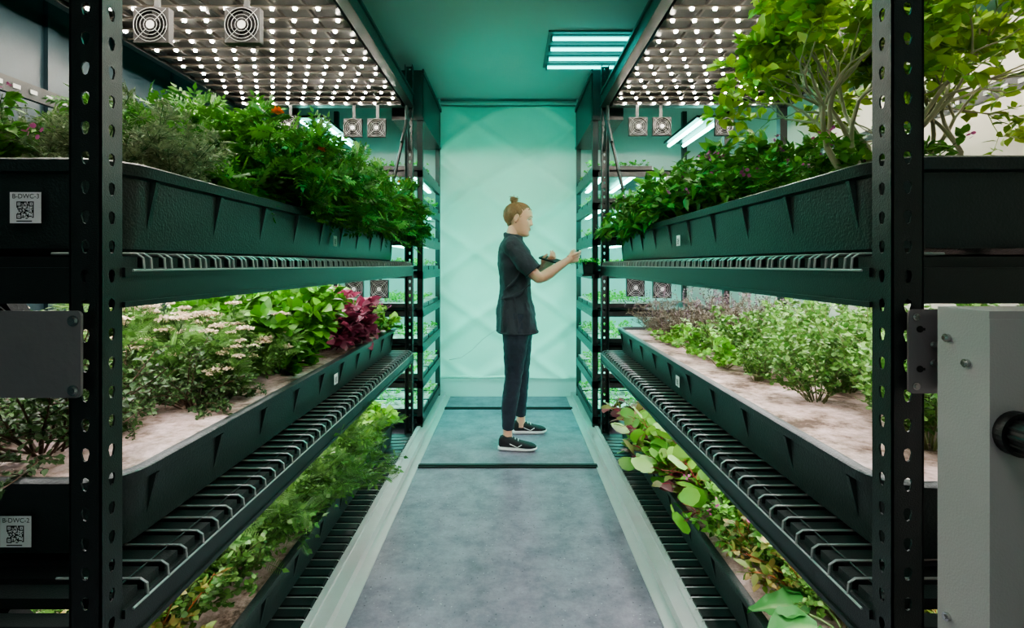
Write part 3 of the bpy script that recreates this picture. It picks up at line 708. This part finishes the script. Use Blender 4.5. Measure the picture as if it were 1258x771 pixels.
limb(b,[(.01,3.77,1.355),(.06,3.83,1.24),(.095,3.85,1.145),(.125,3.83,1.145),(.17,3.78,1.175),(.21,3.70,1.205),(.24,3.645,1.226)],[.045,.041,.036,.035,.036,.029,.0215])
hand(b,(.235,3.65,1.222),(.45,-.62,.35),(-.75,-.45,.25),(-.2,.25,.9),((.4,.8,.6),(.5,.9,.6),(.5,.9,.6),(.6,.9,.6)),.7)
limb(b,[(-.02,3.475,.05),(-.018,3.475,.12),(-.012,3.48,.22)],[.034,.031,.04])
limb(b,[(.075,3.80,.05),(.077,3.80,.12),(.076,3.795,.22)],[.034,.031,.04])
sk=b.build('body_skin',[M_skin],True,W); finish(sk,.0028,2,.4)
b=MB()
for s in (1,-1):
    ex=fx(s*.031,.007)
    b.ell(H((ex-.0048,s*.031,.006)),(.0080,.0105,.0070),0,rot=HR)
    b.ell(H((ex+.0020,s*.0305,.0045)),(.0018,.0040,.0040),1,rot=HR)
    b.tube([H((fx(s*yy,.009)+.0040-.0012*abs(yy-.03)*80,s*yy,.0095)) for yy in (.020,.0255,.031,.0365,.042)],.0011,6,1)
    b.tube([H((fx(s*yy,zz)+.0004,s*yy,zz)) for yy,zz in ((.014,.029),(.022,.033),(.032,.035),(.042,.031))],[.0016,.0024,.0022,.0009],6,2)
for zz,w_,r_ in ((-.0515,.017,.0030),(-.0595,.014,.0036)):
    b.tube([H((fx(yy,zz)-.0012,yy,zz+(.0010 if abs(yy)>.5*w_ else 0))) for yy in (-w_,-w_*.6,-w_*.25,0,w_*.25,w_*.6,w_)],[.0006,r_*.8,r_,r_*.9,r_,r_*.8,.0006],8,3)
for s in (1,-1): b.ell(H((-.002,s*.078,-.029)),(.003,.0025,.005),4)
b.build('face_details',[M_eye,M_black,M_hair,M_lip,M_chrome],True,W)
c0=Vector((-.014,0,.026)); ER=Vector((.101,.080,.087)); bc=Vector((-.062,0,.116))
HL=[(.0735,0,.080),(.069,.025,.080),(.060,.044,.068),(.050,.056,.050),(.034,.066,.030),(.018,.070,.012),(.006,.0735,.030),(-.014,.0765,.026),(-.030,.073,-.008),(-.048,.060,-.040),(-.066,.034,-.058),(-.072,0,-.062)]
HLs,_=resamp(HL,[0]*len(HL),8)
def onE(p,k=1.):
    v=p-c0; v=Vector((v.x/ER.x,v.y/ER.y,v.z/ER.z)).normalized()*k; return c0+Vector((v.x*ER.x,v.y*ER.y,v.z*ER.z))
def hp(st,t,off=0.):
    en=bc-Vector((0,0,.010)); q=st.lerp(en,t); k=1+off+.02*math.sin(math.pi*t); e_=onE(q,k); w=min(1,t/.22); w=w*w*(3-2*w)
    return st.lerp(en,t)*(1-w)+e_*w
b=MB(); NT=12
full=[Vector(p) for p in HLs]+[Vector((p.x,-p.y,p.z)) for p in reversed(HLs[1:-1])]
M=len(full); vs=[];fs=[]
for i in range(M):
    for j in range(NT): vs.append(H(hp(full[i],j/(NT-1)*.97)))
for i in range(M):
    i2=(i+1)%M
    for j in range(NT-1): fs.append((i*NT+j,i2*NT+j,i2*NT+j+1,i*NT+j+1))
b.add(vs,fs)
b.ell(H((-.050,0,-.030)),(.034,.050,.036),rot=HR)
rr=random.Random(3)
for k in range(300):
    f=rr.random()*M; i=int(f)%M; st=full[i].lerp(full[(i+1)%M],f-int(f)); off=rr.uniform(0,.028)
    pts=[H(hp(st,j/9,off)+Vector((rr.uniform(-.0006,.0006),rr.uniform(-.0006,.0006),0))) for j in range(10)]
    r0=rr.uniform(.0014,.0024); b.tube(pts,[.0006]+[r0]*8+[r0*.7],5)
for k in range(11):
    ax=Vector((rr.uniform(-.5,.5),rr.uniform(-.5,.5),1)).normalized(); u=ax.orthogonal().normalized(); w_=ax.cross(u); R_=rr.uniform(.012,.025); cz=bc+Vector((0,0,.006))+ax*rr.uniform(-.006,.016)
    for m_ in range(3):
        o=Vector((rr.uniform(-.004,.004),rr.uniform(-.004,.004),rr.uniform(-.004,.004)))
        b.tube([H(cz+o+(u*math.cos(q*.5)+w_*math.sin(q*.5))*R_*(1+.12*math.sin(q*1.3))) for q in range(14)],.0036,6)
b.ell(H(bc),(.022,.022,.020))
for k in range(18):
    d=Vector((rr.uniform(-1,.8),rr.uniform(-1,1),rr.uniform(-.2,1))).normalized()
    p0=bc+d*.02; p1=p0+d*.018+Vector((0,0,.006)); p2=p1+Vector((d.x,d.y,-.3))*.014; b.tube([H(p0),H(p1),H(p2)],[.0022,.0016,.0006],5)
b.build('hair_with_bun',[M_hair],True,W)
def sect(z,xb,xf,hw,cy=3.62,n=40,p=.8,sh=0):
    cx=(xb+xf)/2; r_=[]
    for k in range(n):
        a=2*math.pi*k/n; c,s=math.cos(a),math.sin(a)
        r_.append(Vector((cx+(xf-xb)/2*math.copysign(abs(c)**p,c),cy+hw*math.copysign(abs(s)**p,s),z+sh*abs(s)**2)))
    return r_
b=MB()
rw=[(.765,-.085,.190,.180),(.80,-.087,.186,.18),(.90,-.093,.172,.175),(1.0,-.080,.150,.158),(1.08,-.072,.140,.148),(1.16,-.077,.148,.155),(1.24,-.086,.156,.166),(1.30,-.086,.143,.172),(1.35,-.075,.118,.168),(1.385,-.06,.095,.140),(1.41,-.045,.082,.092),(1.43,-.037,.078,.060)]
rings=[]
for i,(z,xb,xf,hw) in enumerate(rw):
    ring=sect(z,xb,xf,hw)
    amp=.009*max(0,(1.2-z)/.4)
    for k,v in enumerate(ring):
        a=2*math.pi*k/40; m=1+amp/.15*math.sin(5*a+z*6)+amp/.2*math.sin(9*a-z*9); q0=Vector(((xb+xf)/2,3.62,z)); ring[k]=q0+(v-q0)*m
    rings.append(ring)
b.loft(rings)
limb(b,[(.0,3.52,1.355),(.02,3.465,1.35),(.085,3.43,1.262),(.150,3.415,1.185)],[.060,.070,.064,.060],20)
limb(b,[(.0,3.72,1.355),(.02,3.775,1.35),(.055,3.82,1.26),(.085,3.84,1.18)],[.060,.070,.062,.058],20)
for z0 in (1.418,1.433):
    pts=[(.022+.058*math.cos(a),3.62+.060*math.sin(a),z0+.012*(-math.cos(a))) for a in [2*math.pi*k/24 for k in range(25)]]; b.tube(pts,.009,8)
for (p0,p1,p2) in (((.12,3.45,1.30),(.05,3.455,1.15),(-.05,3.465,1.05)),((.13,3.475,1.10),(.05,3.462,1.03),(-.06,3.475,1.00)),((.02,3.455,1.02),(.04,3.447,.90),(.05,3.443,.79)),((-.04,3.465,1.0),(-.05,3.455,.88),(-.04,3.455,.78)),((.10,3.462,.98),(.12,3.46,.88),(.12,3.46,.79))):
    limb(b,[p0,p1,p2],[.004,.011,.004],8)
tn=b.build('tunic_shirt',[M_shirt],True,W); finish(tn,.006,2,.5)
tx=bpy.data.textures.new('cloth_folds','CLOUDS'); tx.noise_scale=.09; tx.noise_depth=2
dm=tn.modifiers.new('dsp','DISPLACE'); dm.texture=tx; dm.strength=.024; dm.mid_level=.5; dm.texture_coords='GLOBAL'
b=MB()
for (c,d,rc) in (((.148,3.415,1.187),(.65,-.15,-.77),.059),((.084,3.84,1.182),(.3,.2,-.8),.057)):
    d=Vector(d).normalized(); c=Vector(c); u=d.orthogonal().normalized(); w_=d.cross(u)
    b.tube([c+(u*math.cos(q)+w_*math.sin(q))*rc for q in [2*math.pi*k/24 for k in range(25)]],.005,6)
pts=[v+Vector((0,0,.004)) for v in sect(.765,-.087,.192,.182)]; b.tube(pts+[pts[0]],.005,6)
b.build('tunic_hems',[M_shirt],True,W)
b=MB()
b.ell((.045,3.62,.86),(.110,.158,.11))
limb(b,[(.045,3.545,.90),(.040,3.535,.78),(.030,3.515,.62),(.020,3.50,.47),(.002,3.49,.34),(-.012,3.48,.22),(-.018,3.475,.13)],[.100,.094,.076,.057,.058,.047,.038],22)
limb(b,[(.055,3.695,.90),(.062,3.71,.78),(.072,3.73,.62),(.078,3.75,.47),(.072,3.77,.34),(.072,3.79,.22),(.076,3.80,.13)],[.100,.094,.076,.057,.058,.047,.038],22)
jn=b.build('jeans',[M_jean],True,W); finish(jn,.006,3,.5)
tx2=bpy.data.textures.new('denim_folds','CLOUDS'); tx2.noise_scale=.05
dm=jn.modifiers.new('dsp','DISPLACE'); dm.texture=tx2; dm.strength=.012; dm.texture_coords='GLOBAL'
def shoe(b,hx,y,L,yaw):
    R_=Matrix.Rotation(yaw,3,'Z'); O=Vector((hx,y,0))
    def ring(t,w,z0,z1,off=0,n=16):
        o=[]
        for k in range(n):
            a=2*math.pi*k/n; yy=w*math.copysign(abs(math.cos(a))**.8,math.cos(a)); zz=(z0+z1)/2+(z1-z0)/2*math.copysign(abs(math.sin(a))**.8,math.sin(a))
            o.append(R_@Vector((t*L,yy+off,zz))+O)
        return o
    up=[(.0,.018,.03,.07),(.04,.030,.018,.092),(.14,.034,.018,.102),(.28,.034,.018,.098),(.40,.036,.018,.082),(.55,.041,.018,.066),(.72,.045,.018,.054),(.86,.041,.018,.046),(.95,.030,.020,.038),(1.0,.012,.022,.030)]
    b.loft([ring(*u) for u in up],0)
    so=[(-.02,.020,.004,.024),(.03,.034,0,.027),(.2,.036,0,.026),(.45,.038,.0,.024),(.7,.048,0,.023),(.88,.043,.002,.022),(.97,.030,.006,.023),(1.02,.012,.012,.024)]
    b.loft([ring(*u) for u in so],1)
    for t in (.36,.44,.52):
        z=.088-.06*(t-.3)*1.3; b.tube([R_@Vector((t*L,-.02,z-.006))+O,R_@Vector((t*L,0,z+.004))+O,R_@Vector((t*L,.02,z-.006))+O],.003,6,1)
    b.tube([R_@Vector((.30*L,-.0345,.05))+O,R_@Vector((.5*L,-.041,.030))+O,R_@Vector((.62*L,-.043,.048))+O],.003,6,1)
b=MB(); shoe(b,-.077,3.47,.25,math.radians(-4)); shoe(b,.022,3.80,.24,math.radians(6)); b.build('sneakers',[M_shoe,M_sole],True,W)
ph=MB()
ph.loft([rrect(-.04,.04,-.075,.075,.008,0),rrect(-.04,.04,-.075,.075,.008,.009)],0); o=ph.build('smartphone',[M_black]); o.location=(.275,3.585,1.262); o.rotation_euler=(math.radians(15),math.radians(-12),math.radians(55))
b=MB(); b.box(.505,.598,3.66,3.98,1.150,1.162,0); b.box(.59,.61,3.78,3.9,1.13,1.15,0)
o=b.build('pull_out_shelf',[M_post])
b=MB(); x0,x1,ya,yb,z0,z1=.508,.596,3.68,3.96,1.162,1.25
b.loft([rrect(x0+.01,x1-.01,ya+.01,yb-.01,.008,z0),rrect(x0,x1,ya,yb,.01,z1),rrect(x0-.006,x1+.0,ya-.006,yb+.006,.012,z1),rrect(x0+.006,x1-.006,ya+.006,yb-.006,.008,z1-.004),rrect(x0+.012,x1-.012,ya+.012,yb-.012,.008,z1-.02)],0)
o=b.build('seedling_tray',[M_tray])
for k,(x,y) in enumerate(((.55,3.73),(.555,3.82),(.55,3.90))): inst('seedling_cluster',seed_[k%2],(x,y,1.23),(0,0,k),.8)
# ------------------------------------------------------------------ world, camera
w=bpy.data.worlds.new('World'); scene.world=w; w.use_nodes=True
w.node_tree.nodes['Background'].inputs[0].default_value=(.2,.5,.45,1); w.node_tree.nodes['Background'].inputs[1].default_value=.1
cam=bpy.data.cameras.new('camera'); co=bpy.data.objects.new('camera',cam); col.objects.link(co)
co.location=(0,0,1.23); co.rotation_euler=(math.pi/2,0,0)
cam.sensor_width=36; cam.lens=640/1258*36; cam.shift_x=2/1258; cam.shift_y=-60.5/1258; cam.clip_start=.05
scene.camera=co
